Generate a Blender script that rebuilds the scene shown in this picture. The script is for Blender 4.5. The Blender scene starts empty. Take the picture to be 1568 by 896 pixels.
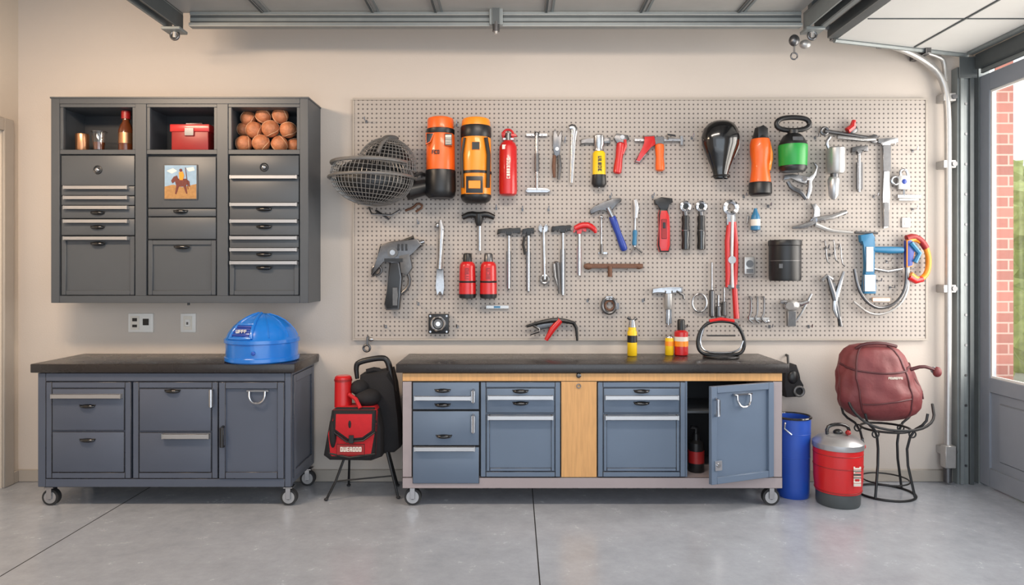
import bpy, bmesh, math, random
from mathutils import Vector, Matrix
random.seed(4)
F=1055.0; D=4.9; H=1.5; U0=788.0; V0=414.0
scene=bpy.context.scene

# ------------------------------------------------------------------ materials
def lin(c):
    o=[]
    for x in c:
        x=max(0,min(1,x/255.0))
        o.append(x/12.92 if x<=0.04045 else ((x+0.055)/1.055)**2.4)
    return o
def mat(name,col,rough=.5,metal=0.,var=.08,scale=12,bump=0.,bscale=60,coat=0.,trans=0.,rvar=0.,emit=0.,detail=4):
    m=bpy.data.materials.new(name); m.use_nodes=True
    nt=m.node_tree; n=nt.nodes; l=nt.links
    b=n['Principled BSDF']
    c=lin(col)
    tc=n.new('ShaderNodeTexCoord')
    no=n.new('ShaderNodeTexNoise'); no.inputs['Scale'].default_value=scale; no.inputs['Detail'].default_value=detail
    l.new(tc.outputs['Object'],no.inputs['Vector'])
    mx=n.new('ShaderNodeMix'); mx.data_type='RGBA'
    mx.inputs[6].default_value=[x*(1-var) for x in c]+[1]
    mx.inputs[7].default_value=[min(1,x*(1+var)) for x in c]+[1]
    l.new(no.outputs['Fac'],mx.inputs[0]); l.new(mx.outputs[2],b.inputs['Base Color'])
    b.inputs['Roughness'].default_value=rough; b.inputs['Metallic'].default_value=metal
    if rvar:
        mr=n.new('ShaderNodeMapRange'); mr.inputs[1].default_value=.3; mr.inputs[2].default_value=.7
        mr.inputs[3].default_value=max(0,rough-rvar); mr.inputs[4].default_value=rough+rvar
        l.new(no.outputs['Fac'],mr.inputs[0]); l.new(mr.outputs[0],b.inputs['Roughness'])
    if coat: b.inputs['Coat Weight'].default_value=coat
    if trans: b.inputs['Transmission Weight'].default_value=trans
    if bump:
        n2=n.new('ShaderNodeTexNoise'); n2.inputs['Scale'].default_value=bscale; n2.inputs['Detail'].default_value=5
        l.new(tc.outputs['Object'],n2.inputs['Vector'])
        bp=n.new('ShaderNodeBump'); bp.inputs['Strength'].default_value=bump; bp.inputs['Distance'].default_value=.01
        l.new(n2.outputs['Fac'],bp.inputs['Height']); l.new(bp.outputs['Normal'],b.inputs['Normal'])
    if emit:
        b.inputs['Emission Color'].default_value=c+[1]; b.inputs['Emission Strength'].default_value=emit
    return m
M={}
M['wall']=mat('painted_plaster',(199,189,180),.75,var=.03,scale=1.5,bump=.08,bscale=90)
M['wallL']=mat('painted_plaster_side',(204,192,178),.75,var=.03,scale=1.5,bump=.08,bscale=90)
M['trim']=mat('trim_paint',(170,161,151),.5,var=.05)
M['white']=mat('white_paint',(230,228,224),.45,var=.02)
M['cab']=mat('slate_cabinet_paint',(74,78,83),.42,var=.08,scale=5)
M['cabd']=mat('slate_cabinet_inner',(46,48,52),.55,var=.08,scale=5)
M['bench']=mat('blue_grey_cabinet_paint',(81,88,103),.38,var=.07,scale=5)
M['bench2']=mat('steel_blue_cabinet_paint',(95,110,130),.36,var=.07,scale=5)
M['dark']=mat('dark_gap',(14,14,16),.7)
M['top']=mat('black_worktop',(40,36,36),.28,var=.08,scale=9,rvar=.03)
M['taupe']=mat('taupe_steel_frame',(158,147,149),.4,var=.05)
M['steel']=mat('brushed_steel',(166,166,168),.26,.95,var=.25,scale=40)
M['dsteel']=mat('dull_steel',(104,104,106),.34,.9,var=.25,scale=50)
M['chrome']=mat('chrome',(200,200,203),.14,1.,var=.05)
M['alu']=mat('satin_aluminium',(184,184,186),.34,.75,var=.05)
M['galv']=mat('galvanised_steel',(184,182,180),.36,.65,var=.12,scale=30)
M['track']=mat('track_steel',(130,136,137),.45,.3,var=.14,scale=14)
M['dtrack']=mat('dark_track_steel',(80,85,87),.5,.3,var=.15,scale=14)
M['black']=mat('black_plastic',(24,24,26),.38,var=.2,scale=30)
M['gblack']=mat('gloss_black',(16,16,18),.16,var=.2,coat=.5)
M['rubber']=mat('rubber',(40,40,42),.7,var=.15)
M['gunm']=mat('gunmetal_mesh',(100,99,99),.4,.5,var=.25,scale=50)
M['cage']=mat('fan_cage_wire',(128,126,124),.38,.5,var=.2,scale=50)
M['red']=mat('red_paint',(196,28,30),.32,var=.1,coat=.3)
M['dred']=mat('deep_red_paint',(146,26,26),.4,var=.15)
M['redcloth']=mat('red_fabric',(188,24,34),.75,var=.12,scale=30,bump=.25,bscale=250)
M['blackcloth']=mat('black_fabric',(28,27,30),.85,var=.2,bump=.25,bscale=250)
M['orange']=mat('orange_plastic',(240,100,26),.38,var=.06,coat=.2)
M['amber']=mat('amber_plastic',(242,142,28),.38,var=.06,coat=.2)
M['yellow']=mat('yellow_plastic',(236,194,24),.4,var=.06)
M['blue']=mat('blue_plastic',(24,110,198),.22,var=.05,coat=.5)
M['dblue']=mat('blue_bin_plastic',(34,76,170),.35,var=.08)
M['hblue']=mat('blue_handle',(36,62,150),.35,var=.08)
M['tblue']=mat('teal_blue_handle',(42,112,152),.35,var=.1)
M['green']=mat('green_plastic',(34,150,62),.35,var=.08)
M['wood']=mat('oak_wood',(206,156,100),.5,var=.22,scale=6)
M['rust']=mat('rusty_iron',(110,78,62),.6,.4,var=.3,scale=60)
M['copper']=mat('copper',(190,140,105),.3,.9)
M['amberglass']=mat('amber_bottle',(92,46,22),.12,var=.1,coat=.5)
M['ball']=mat('tan_leather',(190,122,84),.5,var=.6,scale=30,bump=.5,bscale=60)
M['ballseam']=mat('pale_stitch',(226,188,152),.7)
M['maroon']=mat('maroon_canvas',(116,52,54),.55,var=.32,scale=9,bump=.6,bscale=16)
M['maroond']=mat('maroon_piping',(80,34,38),.5,var=.15)
M['cream']=mat('cream_label',(222,216,205),.5)
M['panel']=mat('garage_panel_white',(206,206,204),.5,var=.06,scale=3,bump=.05)
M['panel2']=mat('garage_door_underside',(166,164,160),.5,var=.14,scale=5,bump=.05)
M['door']=mat('grey_door_paint',(134,140,150),.4,var=.05)
M['leaf']=mat('foliage',(184,192,116),.7,var=.6,scale=9)
M['soil']=mat('outside_paving',(200,194,182),.9,var=.1)
M['artsky']=mat('picture_sky',(138,166,190),.6,var=.2,scale=35)
M['artsand']=mat('picture_ground',(160,118,68),.6,var=.4,scale=50)
M['artfig']=mat('picture_figure',(98,40,30),.6,var=.6,scale=90)
def glassmat():
    m=bpy.data.materials.new('clear_glass'); m.use_nodes=True; nt=m.node_tree
    for x in list(nt.nodes): nt.nodes.remove(x)
    o=nt.nodes.new('ShaderNodeOutputMaterial'); mx=nt.nodes.new('ShaderNodeMixShader')
    t=nt.nodes.new('ShaderNodeBsdfTransparent'); g=nt.nodes.new('ShaderNodeBsdfGlossy'); g.inputs['Roughness'].default_value=.03
    mx.inputs[0].default_value=.06
    nt.links.new(t.outputs[0],mx.inputs[1]); nt.links.new(g.outputs[0],mx.inputs[2]); nt.links.new(mx.outputs[0],o.inputs[0])
    return m
M['glass']=glassmat()
def woodgrain(m):
    nt=m.node_tree; n=nt.nodes; l=nt.links
    mp=n.new('ShaderNodeMapping'); mp.inputs['Scale'].default_value=(14,14,1.2)
    no=[x for x in n if x.type=='TEX_NOISE'][0]; tc=[x for x in n if x.type=='TEX_COORD'][0]
    l.new(tc.outputs['Object'],mp.inputs['Vector']); l.new(mp.outputs[0],no.inputs['Vector'])
woodgrain(M['wood'])
def pegmat():
    m=mat('pegboard_hardboard',(172,163,156),.55,var=.07,scale=2)
    nt=m.node_tree; n=nt.nodes; l=nt.links; b=n['Principled BSDF']
    tc=[x for x in n if x.type=='TEX_COORD'][0]
    def vm(op,a,bv=None):
        x=n.new('ShaderNodeVectorMath'); x.operation=op; l.new(a,x.inputs[0])
        if bv is not None: x.inputs[1].default_value=bv
        return x
    p=1/0.032
    a=vm('MULTIPLY',tc.outputs['Object'],(p,0,p)); a=vm('FRACTION',a.outputs[0]); a=vm('SUBTRACT',a.outputs[0],(.5,0,.5)); a=vm('LENGTH',a.outputs[0])
    mr=n.new('ShaderNodeMapRange'); l.new(a.outputs['Value'],mr.inputs[0]); mr.inputs[1].default_value=.16; mr.inputs[2].default_value=.22; mr.inputs[3].default_value=0; mr.inputs[4].default_value=1
    mx=n.new('ShaderNodeMix'); mx.data_type='RGBA'
    src=b.inputs['Base Color'].links[0].from_socket
    l.new(src,mx.inputs[7]); mx.inputs[6].default_value=(.12,.105,.1,1); l.new(mr.outputs[0],mx.inputs[0]); l.new(mx.outputs[2],b.inputs['Base Color'])
    bp=n.new('ShaderNodeBump'); bp.inputs['Distance'].default_value=.004; bp.inputs['Strength'].default_value=.6
    l.new(mr.outputs[0],bp.inputs['Height']); l.new(bp.outputs[0],b.inputs['Normal'])
    return m
M['peg']=pegmat()
def brickmat():
    m=bpy.data.materials.new('red_brick'); m.use_nodes=True; nt=m.node_tree; n=nt.nodes; l=nt.links; b=n['Principled BSDF']
    tc=n.new('ShaderNodeTexCoord'); sx=n.new('ShaderNodeSeparateXYZ'); cx=n.new('ShaderNodeCombineXYZ'); ad=n.new('ShaderNodeMath')
    l.new(tc.outputs['Object'],sx.inputs[0]); l.new(sx.outputs[0],ad.inputs[0]); l.new(sx.outputs[1],ad.inputs[1]); l.new(ad.outputs[0],cx.inputs[0]); l.new(sx.outputs[2],cx.inputs[1])
    br=n.new('ShaderNodeTexBrick'); br.inputs['Scale'].default_value=1; br.inputs['Brick Width'].default_value=.215; br.inputs['Row Height'].default_value=.075; br.inputs['Mortar Size'].default_value=.006
    br.inputs['Color1'].default_value=lin((156,102,92))+[1]; br.inputs['Color2'].default_value=lin((132,86,78))+[1]; br.inputs['Mortar'].default_value=lin((168,140,130))+[1]
    l.new(cx.outputs[0],br.inputs['Vector']); l.new(br.outputs['Color'],b.inputs['Base Color']); b.inputs['Roughness'].default_value=.85
    return m
M['brick']=brickmat()
def floormat():
    m=mat('polished_concrete',(163,168,177),.3,var=.2,scale=.8,detail=9)
    nt=m.node_tree; n=nt.nodes; l=nt.links; b=n['Principled BSDF']; tc=[x for x in n if x.type=='TEX_COORD'][0]
    no=n.new('ShaderNodeTexNoise'); no.inputs['Scale'].default_value=6; no.inputs['Detail'].default_value=13; no.inputs['Roughness'].default_value=.78
    l.new(tc.outputs['Object'],no.inputs['Vector'])
    mr=n.new('ShaderNodeMapRange'); mr.inputs[1].default_value=.3; mr.inputs[2].default_value=.7; mr.inputs[3].default_value=.18; mr.inputs[4].default_value=.3
    l.new(no.outputs['Fac'],mr.inputs[0]); l.new(mr.outputs[0],b.inputs['Roughness'])
    mx=n.new('ShaderNodeMix'); mx.data_type='RGBA'; mx.blend_type='MULTIPLY'; mx.inputs[0].default_value=1
    r2=n.new('ShaderNodeMapRange'); r2.inputs[1].default_value=.3; r2.inputs[2].default_value=.7; r2.inputs[3].default_value=.78; r2.inputs[4].default_value=1.06
    l.new(no.outputs['Fac'],r2.inputs[0]); src=b.inputs['Base Color'].links[0].from_socket
    l.new(src,mx.inputs[6]); l.new(r2.outputs[0],mx.inputs[7]); l.new(mx.outputs[2],b.inputs['Base Color'])
    return m
M['floor']=floormat()

# ------------------------------------------------------------------ builder
class B:
    def __init__(s,name,y=-.07):
        s.name=name; s.k=(D+y)/F; s.y=y; s.bm=bmesh.new(); s.mats=[]
    def mi(s,k):
        m=M[k]
        if m not in s.mats: s.mats.append(m)
        return s.mats.index(m)
    def X(s,u): return (u-U0)*s.k
    def Z(s,v): return H-(v-V0)*s.k
    def V(s,z): return V0+(H-z)/s.k
    def P(s,p):
        y=p[2] if len(p)>2 else s.y
        return Vector((s.X(p[0]),y,s.Z(p[1])))
    def wbox(s,x0,x1,y0,y1,z0,z1,mt,bev=.002,seg=1):
        i=s.mi(mt)
        mtx=Matrix.Translation(((x0+x1)/2,(y0+y1)/2,(z0+z1)/2))@Matrix.Diagonal((abs(x1-x0),abs(y1-y0),abs(z1-z0),1))
        r=bmesh.ops.create_cube(s.bm,size=1,matrix=mtx)
        fs=set(f for v in r['verts'] for f in v.link_faces)
        for f in fs: f.material_index=i
        mn=min(abs(x1-x0),abs(y1-y0),abs(z1-z0))
        if bev and mn>bev*2.2:
            es=list(set(e for v in r['verts'] for e in v.link_edges))
            bmesh.ops.bevel(s.bm,geom=es,offset=bev,segments=seg,affect='EDGES',profile=.5,clamp_overlap=True)
    def box(s,u0,v0,u1,v1,ya,yb,mt,bev=.002,seg=1):
        s.wbox(s.X(u0),s.X(u1),ya,yb,s.Z(v1),s.Z(v0),mt,bev,seg)
    def poly(s,pts,ya,yb,mt,bev=0):
        i=s.mi(mt); bm=s.bm
        yf=min(ya,yb); ybk=max(ya,yb)
        a=[bm.verts.new((s.X(p[0]),yf,s.Z(p[1]))) for p in pts]; b=[bm.verts.new((s.X(p[0]),ybk,s.Z(p[1]))) for p in pts]
        f=bm.faces.new(a); g=bm.faces.new(b[::-1]); f.material_index=g.material_index=i
        n=len(pts)
        for j in range(n):
            q=bm.faces.new((a[j],b[j],b[(j+1)%n],a[(j+1)%n])); q.material_index=i
        if bev:
            bmesh.ops.bevel(bm,geom=list(f.edges),offset=bev*s.k,segments=2,affect='EDGES',profile=.5,clamp_overlap=True)
    def sweep(s,pts,rad,mt,seg=10,closed=False,sq=1.0):
        i=s.mi(mt); bm=s.bm; n=len(pts)
        if not isinstance(rad,(list,tuple)): rad=[rad]*n
        T=[]
        for j in range(n):
            if closed: t=pts[(j+1)%n]-pts[j-1]
            else: t=pts[min(j+1,n-1)]-pts[max(j-1,0)]
            if t.length<1e-9: t=Vector((0,0,1))
            T.append(t.normalized())
        up=Vector((0,1,0)) if abs(T[0].y)<.9 else Vector((1,0,0))
        N=(up-T[0]*up.dot(T[0])).normalized(); rings=[]
        for j in range(n):
            N=(N-T[j]*N.dot(T[j]))
            N=N.normalized() if N.length>1e-6 else T[j].orthogonal().normalized()
            Bn=T[j].cross(N)
            rings.append([bm.verts.new(pts[j]+(N*math.cos(2*math.pi*a/seg)*sq+Bn*math.sin(2*math.pi*a/seg))*max(rad[j],1e-4)) for a in range(seg)])
        rng=range(n) if closed else range(n-1)
        for j in rng:
            r0=rings[j]; r1=rings[(j+1)%n]
            for a in range(seg):
                try:
                    f=bm.faces.new((r0[a],r0[(a+1)%seg],r1[(a+1)%seg],r1[a])); f.material_index=i
                except ValueError: pass
        if not closed:
            f=bm.faces.new(rings[0][::-1]); f.material_index=i
            f=bm.faces.new(rings[-1]); f.material_index=i
    def tube(s,pts,r,mt,seg=10,closed=False,smooth=0,sq=1.0):
        p=[s.P(q) for q in pts]
        rr=[x*s.k for x in r] if isinstance(r,(list,tuple)) else r*s.k
        if smooth:
            for _ in range(smooth):
                q=[]; n=len(p); qr=[]
                rl=rr if isinstance(rr,list) else [rr]*n
                if not closed: q.append(p[0]); qr.append(rl[0])
                for j in range(n if closed else n-1):
                    a=p[j]; b=p[(j+1)%n]; ra=rl[j]; rb=rl[(j+1)%n]
                    q+= [a*.75+b*.25,a*.25+b*.75]; qr+=[ra*.75+rb*.25,ra*.25+rb*.75]
                if not closed: q.append(p[-1]); qr.append(rl[-1])
                p=q; rr=qr
        s.sweep(p,rr,mt,seg,closed,sq)
    def lathe(s,u,y,prof,mt,seg=28,sq=1.0,mod=None):
        i=s.mi(mt); bm=s.bm; rings=[]
        for q in prof:
            v,r=q[0],max(q[1],.05); uc=q[2] if len(q)>2 else u
            ring=[]
            for a in range(seg):
                an=2*math.pi*a/seg; f=mod(an,v) if mod else 1
                ring.append(bm.verts.new((s.X(uc)+r*s.k*f*math.cos(an),y+r*s.k*f*math.sin(an)*sq,s.Z(v))))
            rings.append(ring)
        for j in range(len(rings)-1):
            for a in range(seg):
                f=bm.faces.new((rings[j][a],rings[j][(a+1)%seg],rings[j+1][(a+1)%seg],rings[j+1][a])); f.material_index=i
        f=bm.faces.new(rings[0]); f.material_index=i
        f=bm.faces.new(rings[-1][::-1]); f.material_index=i
    def ball(s,u,v,y,ru,rv,ry,mt,n=16):
        i=s.mi(mt)
        mtx=Matrix.Translation((s.X(u),y,s.Z(v)))@Matrix.Diagonal((ru*s.k,ry,rv*s.k,1))
        r=bmesh.ops.create_uvsphere(s.bm,u_segments=n,v_segments=max(8,n//2+2),radius=1,matrix=mtx)
        for f in set(f for q in r['verts'] for f in q.link_faces): f.material_index=i
    def ring(s,u,v,y,R,r,mt,n=28,axis='y',Rv=None,seg=8):
        pts=[]
        for a in range(n):
            an=2*math.pi*a/n
            if axis=='y': pts.append(Vector((s.X(u)+R*s.k*math.cos(an),y,s.Z(v)+(Rv or R)*s.k*math.sin(an))))
            elif axis=='z': pts.append(Vector((s.X(u)+R*s.k*math.cos(an),y+R*s.k*math.sin(an),s.Z(v))))
        s.sweep(pts,r*s.k,mt,seg,closed=True)
    def disc(s,u,v,ya,yb,r,mt,seg=24):
        s.sweep([Vector((s.X(u),ya,s.Z(v))),Vector((s.X(u),yb,s.Z(v)))],r*s.k,mt,seg)
    def peg(s,u,v,y=-.075):
        s.sweep([Vector((s.X(u),-.031,s.Z(v))),Vector((s.X(u),y,s.Z(v))),Vector((s.X(u),y-.006,s.Z(v)+.012))],.003,'chrome',6)
    def done(s,parent=None,xf=None,name=None):
        if xf is not None: bmesh.ops.transform(s.bm,matrix=xf,verts=s.bm.verts)
        bmesh.ops.recalc_face_normals(s.bm,faces=s.bm.faces)
        me=bpy.data.meshes.new(s.name)
        for f in s.bm.faces: f.smooth=True
        s.bm.to_mesh(me); s.bm.free()
        for m in s.mats: me.materials.append(m)
        me.set_sharp_from_angle(angle=math.radians(38))
        o=bpy.data.objects.new(s.name,me); scene.collection.objects.link(o)
        if parent: o.parent=parent
        return o
def glyphs(m,u0,v0,u1,v1,y,mt,n,vertical=False):
    for i in range(n):
        if vertical:
            a0,a1=u0,u1; h=(v1-v0)/n; b0=v0+i*h+h*.1; b1=v0+(i+1)*h-h*.1
        else:
            w=(u1-u0)/n; a0=u0+i*w+w*.08; a1=u0+(i+1)*w-w*.08; b0,b1=v0,v1
        t=max((a1-a0),(b1-b0))*.2
        k=random.choice([(1,1,1,0,1),(1,1,0,0,1),(1,1,1,1,0),(1,0,0,1,1),(1,1,1,0,0),(1,1,0,1,1)])
        if k[0]: m.box(a0,b0,a0+t,b1,y,y-.002,mt,0)
        if k[1]: m.box(a0,b0,a1,b0+t,y,y-.0022,mt,0)
        if k[2]: m.box(a0,(b0+b1)/2-t/2,a1,(b0+b1)/2+t/2,y,y-.0022,mt,0)
        if k[3]: m.box(a1-t,b0,a1,b1,y,y-.0018,mt,0)
        if k[4]: m.box(a0,b1-t,a1,b1,y,y-.0022,mt,0)

# ------------------------------------------------------------------ room
LX=-3.53; RX=3.26; CZ=3.62; YB=-6.6
b=B('floor'); b.wbox(LX-.15,RX+.08,YB,.15,-.1,0,'floor',0)
b.wbox(.118,.124,-6.5,-.0,-.001,.0006,'dark',0); b.wbox(-2.523,-2.517,-6.5,0,-.001,.0006,'dark',0)
b.done()
b=B('wall_back'); b.wbox(LX-.15,RX+.075,0,.15,0,CZ,'wall',0); b.done()
b=B('wall_left')
b.wbox(LX-.15,LX,-.16,0,0,CZ,'wallL',0); b.wbox(LX-.15,LX,-1.16,-.16,2.46,CZ,'wallL',0); b.wbox(LX-.15,LX,YB,-1.16,0,CZ,'wallL',0); b.done()
b=B('door_1'); b.wbox(LX-.1,LX-.05,-1.14,-.18,.005,2.44,'white',.004)
for z0,z1 in((.15,1.0),(1.15,2.3)):
    b.wbox(LX-.05,LX-.042,-1.0,-.32,z0,z1,'white',.003)
b.sweep([Vector((LX-.05,-1.05,1.0)),Vector((LX+.0,-1.05,1.0)),Vector((LX+.01,-.95,1.0))],.01,'chrome',8); b.done()
b=B('trim_1'); b.wbox(LX+.001,LX+.022,-.16,-.07,0.001,2.55,'trim',.004); b.wbox(LX+.001,LX+.022,-1.25,-1.16,0.001,2.55,'trim',.004); b.wbox(LX+.001,LX+.022,-1.16,-.16,2.46,2.55,'trim',.004); b.done()
b=B('ceiling'); b.wbox(LX-.15,RX+.15,YB,.15,CZ,CZ+.1,'panel',0); b.done()
b=B('baseboard_back'); b.wbox(LX+.001,3.12,-.018,-.0005,0.001,.085,'trim',.003); b.done()
b=B('baseboard_left'); b.wbox(LX+.001,LX+.018,-.07,-.018,0.001,.085,'trim',.003); b.wbox(LX+.001,LX+.018,YB,-1.25,0.001,.085,'trim',.003); b.done()
b=B('wall_right')
b.wbox(RX,RX+.075,YB,0,3.02,CZ,'wallL',0); b.wbox(RX,RX+.075,YB,-2.65,0,3.02,'wallL',0); b.wbox(RX,RX+.075,-.06,0,0,3.02,'track',0); b.done()
b=B('trim_2'); b.wbox(RX-.06,RX-.001,-2.7,-.11,2.9,3.0,'dtrack',.004); b.wbox(RX-.02,RX-.001,-2.7,-.11,2.87,2.9,'track',.002)
b.wbox(RX-.02,RX-.001,-2.7,-2.6,0.001,2.87,'door',.002); b.done()
def gdoor(name,ya,yb_):
    b=B(name); xa,xb=RX+.005,RX+.055; w=.1
    b.wbox(xa,xb,yb_-w,yb_,.01,2.86,'door',.004); b.wbox(xa,xb,ya,ya+w,.01,2.86,'door',.004)
    i0,i1=ya+w,yb_-w
    b.wbox(xa,xb,i0,i1,2.74,2.86,'door',.004); b.wbox(xa,xb,i0,i1,.66,.76,'door',.004); b.wbox(xa,xb,i0,i1,.01,.14,'door',.004)
    b.wbox(xa+.015,xb-.015,i0,i1,.14,.66,'door',0); b.wbox(xa+.005,xb-.005,i0+.08,i1-.08,.2,.6,'door',.01)
    b.wbox(xa+.01,xa+.022,i0,i1,.76,.775,'white',0); b.wbox(xa+.01,xa+.022,i1-.015,i1,.775,2.725,'white',0); b.wbox(xa+.01,xa+.022,i0,i1,2.725,2.74,'white',0)
    b.wbox(xa+.024,xa+.030,i0,i1,.76,2.74,'glass',0)
    b.done()
gdoor('door_2',-1.36,-.062); gdoor('door_3',-2.62,-1.37)
# outside
b=B('brick_pillar'); b.wbox(3.432,3.562,.02,.5,-.1,3.6,'brick',0); b.wbox(3.345,3.43,.02,.12,-.1,3.6,'white',.003); b.done()
b=B('outside_ground'); b.wbox(RX+.09,14,-8,14,-.2,-.1,'soil',0); b.done()
b=B('garden_hedge')
for i in range(60):
    x=random.uniform(4.6,8.5); y=random.uniform(.9,6.5); r=random.uniform(.15,.5); z=random.uniform(-.05+r*.3,2.9)
    b.mi('leaf'); c=Vector((x,y,max(z,r*.5)))
    rr=bmesh.ops.create_icosphere(b.bm,subdivisions=3,radius=r,matrix=Matrix.Translation(c))
    for v in rr['verts']:
        d=v.co-c; v.co=c+d*(1+random.uniform(-.25,.25))
b.done()

# ------------------------------------------------------------------ overhead garage door + tracks
b=B('overhead_garage_door',-.5)
zP=3.143
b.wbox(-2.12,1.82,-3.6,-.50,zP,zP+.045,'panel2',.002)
for x in (-1.6,-.9,-.5,.2,.8,1.42):
    b.wbox(x-.01,x+.01,-3.58,-.52,zP-.012,zP-.0005,'dtrack',.002)
    b.wbox(x+.03,x+.05,-3.58,-.52,zP-.006,zP-.0005,'track',.002)
for y in(-1.1,-1.7,-2.3,-2.9): b.wbox(-2.12,1.82,y-.006,y+.006,zP-.003,zP-.0005,'dtrack',0)
b.wbox(-2.06,1.82,-.535,-.495,3.118,3.1415,'track',.003)
b.wbox(-2.06,1.82,-.525,-.505,3.066,3.118,'dtrack',0)
b.wbox(-2.06,1.82,-.528,-.525,3.082,3.102,'track',0)
b.wbox(-2.06,1.82,-.55,-.495,3.042,3.066,'track',.003)
od=b.done()
b=B('garage_door_track',-.5)
for x in(-2.17,1.9):
    b.wbox(x-.045,x-.03,-4.3,-.47,3.04,3.14,'track',.002); b.wbox(x+.025,x+.04,-4.3,-.47,3.04,3.14,'dtrack',.002); b.wbox(x-.045,x+.04,-4.3,-.47,3.14,3.155,'track',.002)
    b.wbox(x-.06,x+.06,-.56,-.45,3.02,3.04,'track',.004)
    b.sweep([Vector((x,-.5,3.03)),Vector((x,-.5,2.985))],.014,'galv',10); b.ring(788+x/b.k,b.V(3.0),-.5,6,2,'dsteel')
    b.wbox(x-.02,x+.02,-.54,-.48,3.155,CZ-.002,'track',.003)
b.wbox(2.05,2.12,-4.3,-.38,3.02,3.1,'dtrack',.004); b.wbox(1.96,2.0,-4.3,-.42,3.06,3.13,'track',.004)
b.box(750,-30,770,44,-.575,-.552,'track',.003); b.box(754,-30,766,44,-.59,-.575,'dtrack',.002)
b.sweep([b.P((760,40,-.57)),b.P((760,54,-.57))],.022,'dsteel',12); b.sweep([b.P((760,54,-.57)),b.P((760,58,-.57))],.012,'galv',12)
b.wbox(-.16,-.08,-.60,-.576,3.2,CZ-.002,'track',.003)
b.ball(1216,62,-.5,8,9,.03,'dsteel'); b.ring(1216,86,-.5,5,1.2,'dsteel'); b.tube([(1216,68,-.5),(1216,82,-.5)],1.3,'dsteel',6)
b.ball(1238,64,-.45,9,7,.03,'galv')
b.done(parent=od)
b=B('ceiling_panel',-.1)
b.mi('panel'); z=3.02
pts=[(2.12,-.36),(3.19,-.05),(3.19,-4.4),(2.12,-4.4)]
lo=[b.bm.verts.new((x,y,z)) for x,y in pts]; hi=[b.bm.verts.new((x,y,z+.05)) for x,y in pts]
b.bm.faces.new(lo); b.bm.faces.new(hi[::-1])
for j in range(4): b.bm.faces.new((lo[j],hi[j],hi[(j+1)%4],lo[(j+1)%4]))
b.sweep([Vector((2.1,-.375,z-.01)),Vector((3.18,-.06,z-.01))],.016,'track',6)
b.wbox(2.712,2.724,-4.4,-.22,z-.006,z-.0005,'dtrack',0)
b.wbox(2.13,3.18,-.75,-.742,z-.0055,z-.0005,'dtrack',0)
b.wbox(2.13,3.18,-1.6,-1.592,z-.0055,z-.0005,'dtrack',0)
b.wbox(3.15,3.19,-4.4,-.1,z-.02,z-.001,'track',0)
b.done()
b=B('galvanised_conduit',-.06)
pp=[(1226,66,-.40),(1300,76,-.3),(1370,84,-.18),(1412,96,-.1),(1438,116,-.08),(1449,150,-.075),(1450,250,-.075),(1450,500,-.075),(1449,690,-.075)]
b.tube(pp,5,'galv',12,smooth=2)
b.tube([(1246,60,-.38),(1300,68,-.28),(1380,78,-.13),(1440,87,-.07),(1447,100,-.06),(1447,125,-.06)],3.4,'galv',10,smooth=2)
for v in(150,252,442,690):
    b.box(1441,v-6,1460,v+6,-.09,-.0015,'galv',.003); b.disc(1457,v,-.09,-.1,4,'dsteel',12)
b.box(1440,680,1456,714,-.12,-.055,'galv',.004); b.tube([(1449,714,-.075),(1449,737,-.075)],6,'dsteel',10)
for u,v in((1260,66),(1330,77),(1400,86)): b.box(u,v-4,u+8,v+5,-.2,-.002 if u>1390 else -.16,'dsteel',.002)
b.done()
b=B('trim_3',-.05)
b.box(1463,104,1488,744,-.07,-.002,'track',.004); b.box(1466,104,1472,740,-.085,-.07,'track',.002); b.box(1480,104,1486,740,-.09,-.07,'dtrack',.002)
b.box(1463,90,1490,122,-.095,-.091,'dtrack',.001)
for v in range(160,740,46): b.disc(1476,v,-.07,-.075,2,'dsteel',8)
b.done()

# ------------------------------------------------------------------ cabinetry helpers
def bar(m,u0,u1,v,yf,h=6.5):
    m.box(u0,v-h/2,u1,v+h/2,yf-.028,yf-.02,'alu',.0015)
    m.box(u0+1.3,v-h/2+.2,u1-1.3,v-h/2+1.6,yf-.0198,yf,'alu',0)
    m.box(u0-1,v-h/2-.2,u0+1.2,v+h/2+.2,yf-.0285,yf,'alu',.0008); m.box(u1-1.2,v-h/2-.2,u1+1,v+h/2+.2,yf-.0285,yf,'alu',.0008)
def cup(m,u,v,yf,w=10):
    m.ball(u,v,yf-.002,w,3.4,.022,'gblack',14); m.box(u-w*1.05,v-2.6,u+w*1.05,v-1,yf-.004,yf,'black',.001)
def front(m,u0,v0,u1,v1,yf,mt,t=.014): m.box(u0,v0,u1,v1,yf-t,yf,mt,.003,2)
def shaker(m,u0,v0,u1,v1,yf,mt,w=9,t=.016):
    m.box(u0,v0,u0+w,v1,yf-t,yf,mt,.0025); m.box(u1-w,v0,u1,v1,yf-t,yf,mt,.0025)
    m.box(u0+w,v0,u1-w,v0+w,yf-t,yf,mt,.0025); m.box(u0+w,v1-w,u1-w,v1,yf-t,yf,mt,.0025)
    m.box(u0+w,v0+w,u1-w,v1-w,yf-.004,yf,mt,0)
def caster(m,u,y,r=12.5):
    kk=m.k; x=m.X(u); R=r*kk
    m.sweep([Vector((x,y-.018,R)),Vector((x,y+.018,R))],R,'rubber',28)
    m.sweep([Vector((x,y-.021,R)),Vector((x,y+.021,R))],R*.74,'alu',24)
    m.sweep([Vector((x,y-.024,R)),Vector((x,y+.024,R))],R*.3,'dsteel',16)
    for s in(-1,1):
        m.wbox(x-.016,x+.016,y+s*.028-.003,y+s*.028+.003,R-.01,2*R+.012,'chrome',.001)
    m.wbox(x-.03,x+.03,y-.034,y+.034,2*R+.008,2*R+.018,'chrome',.002)
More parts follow.
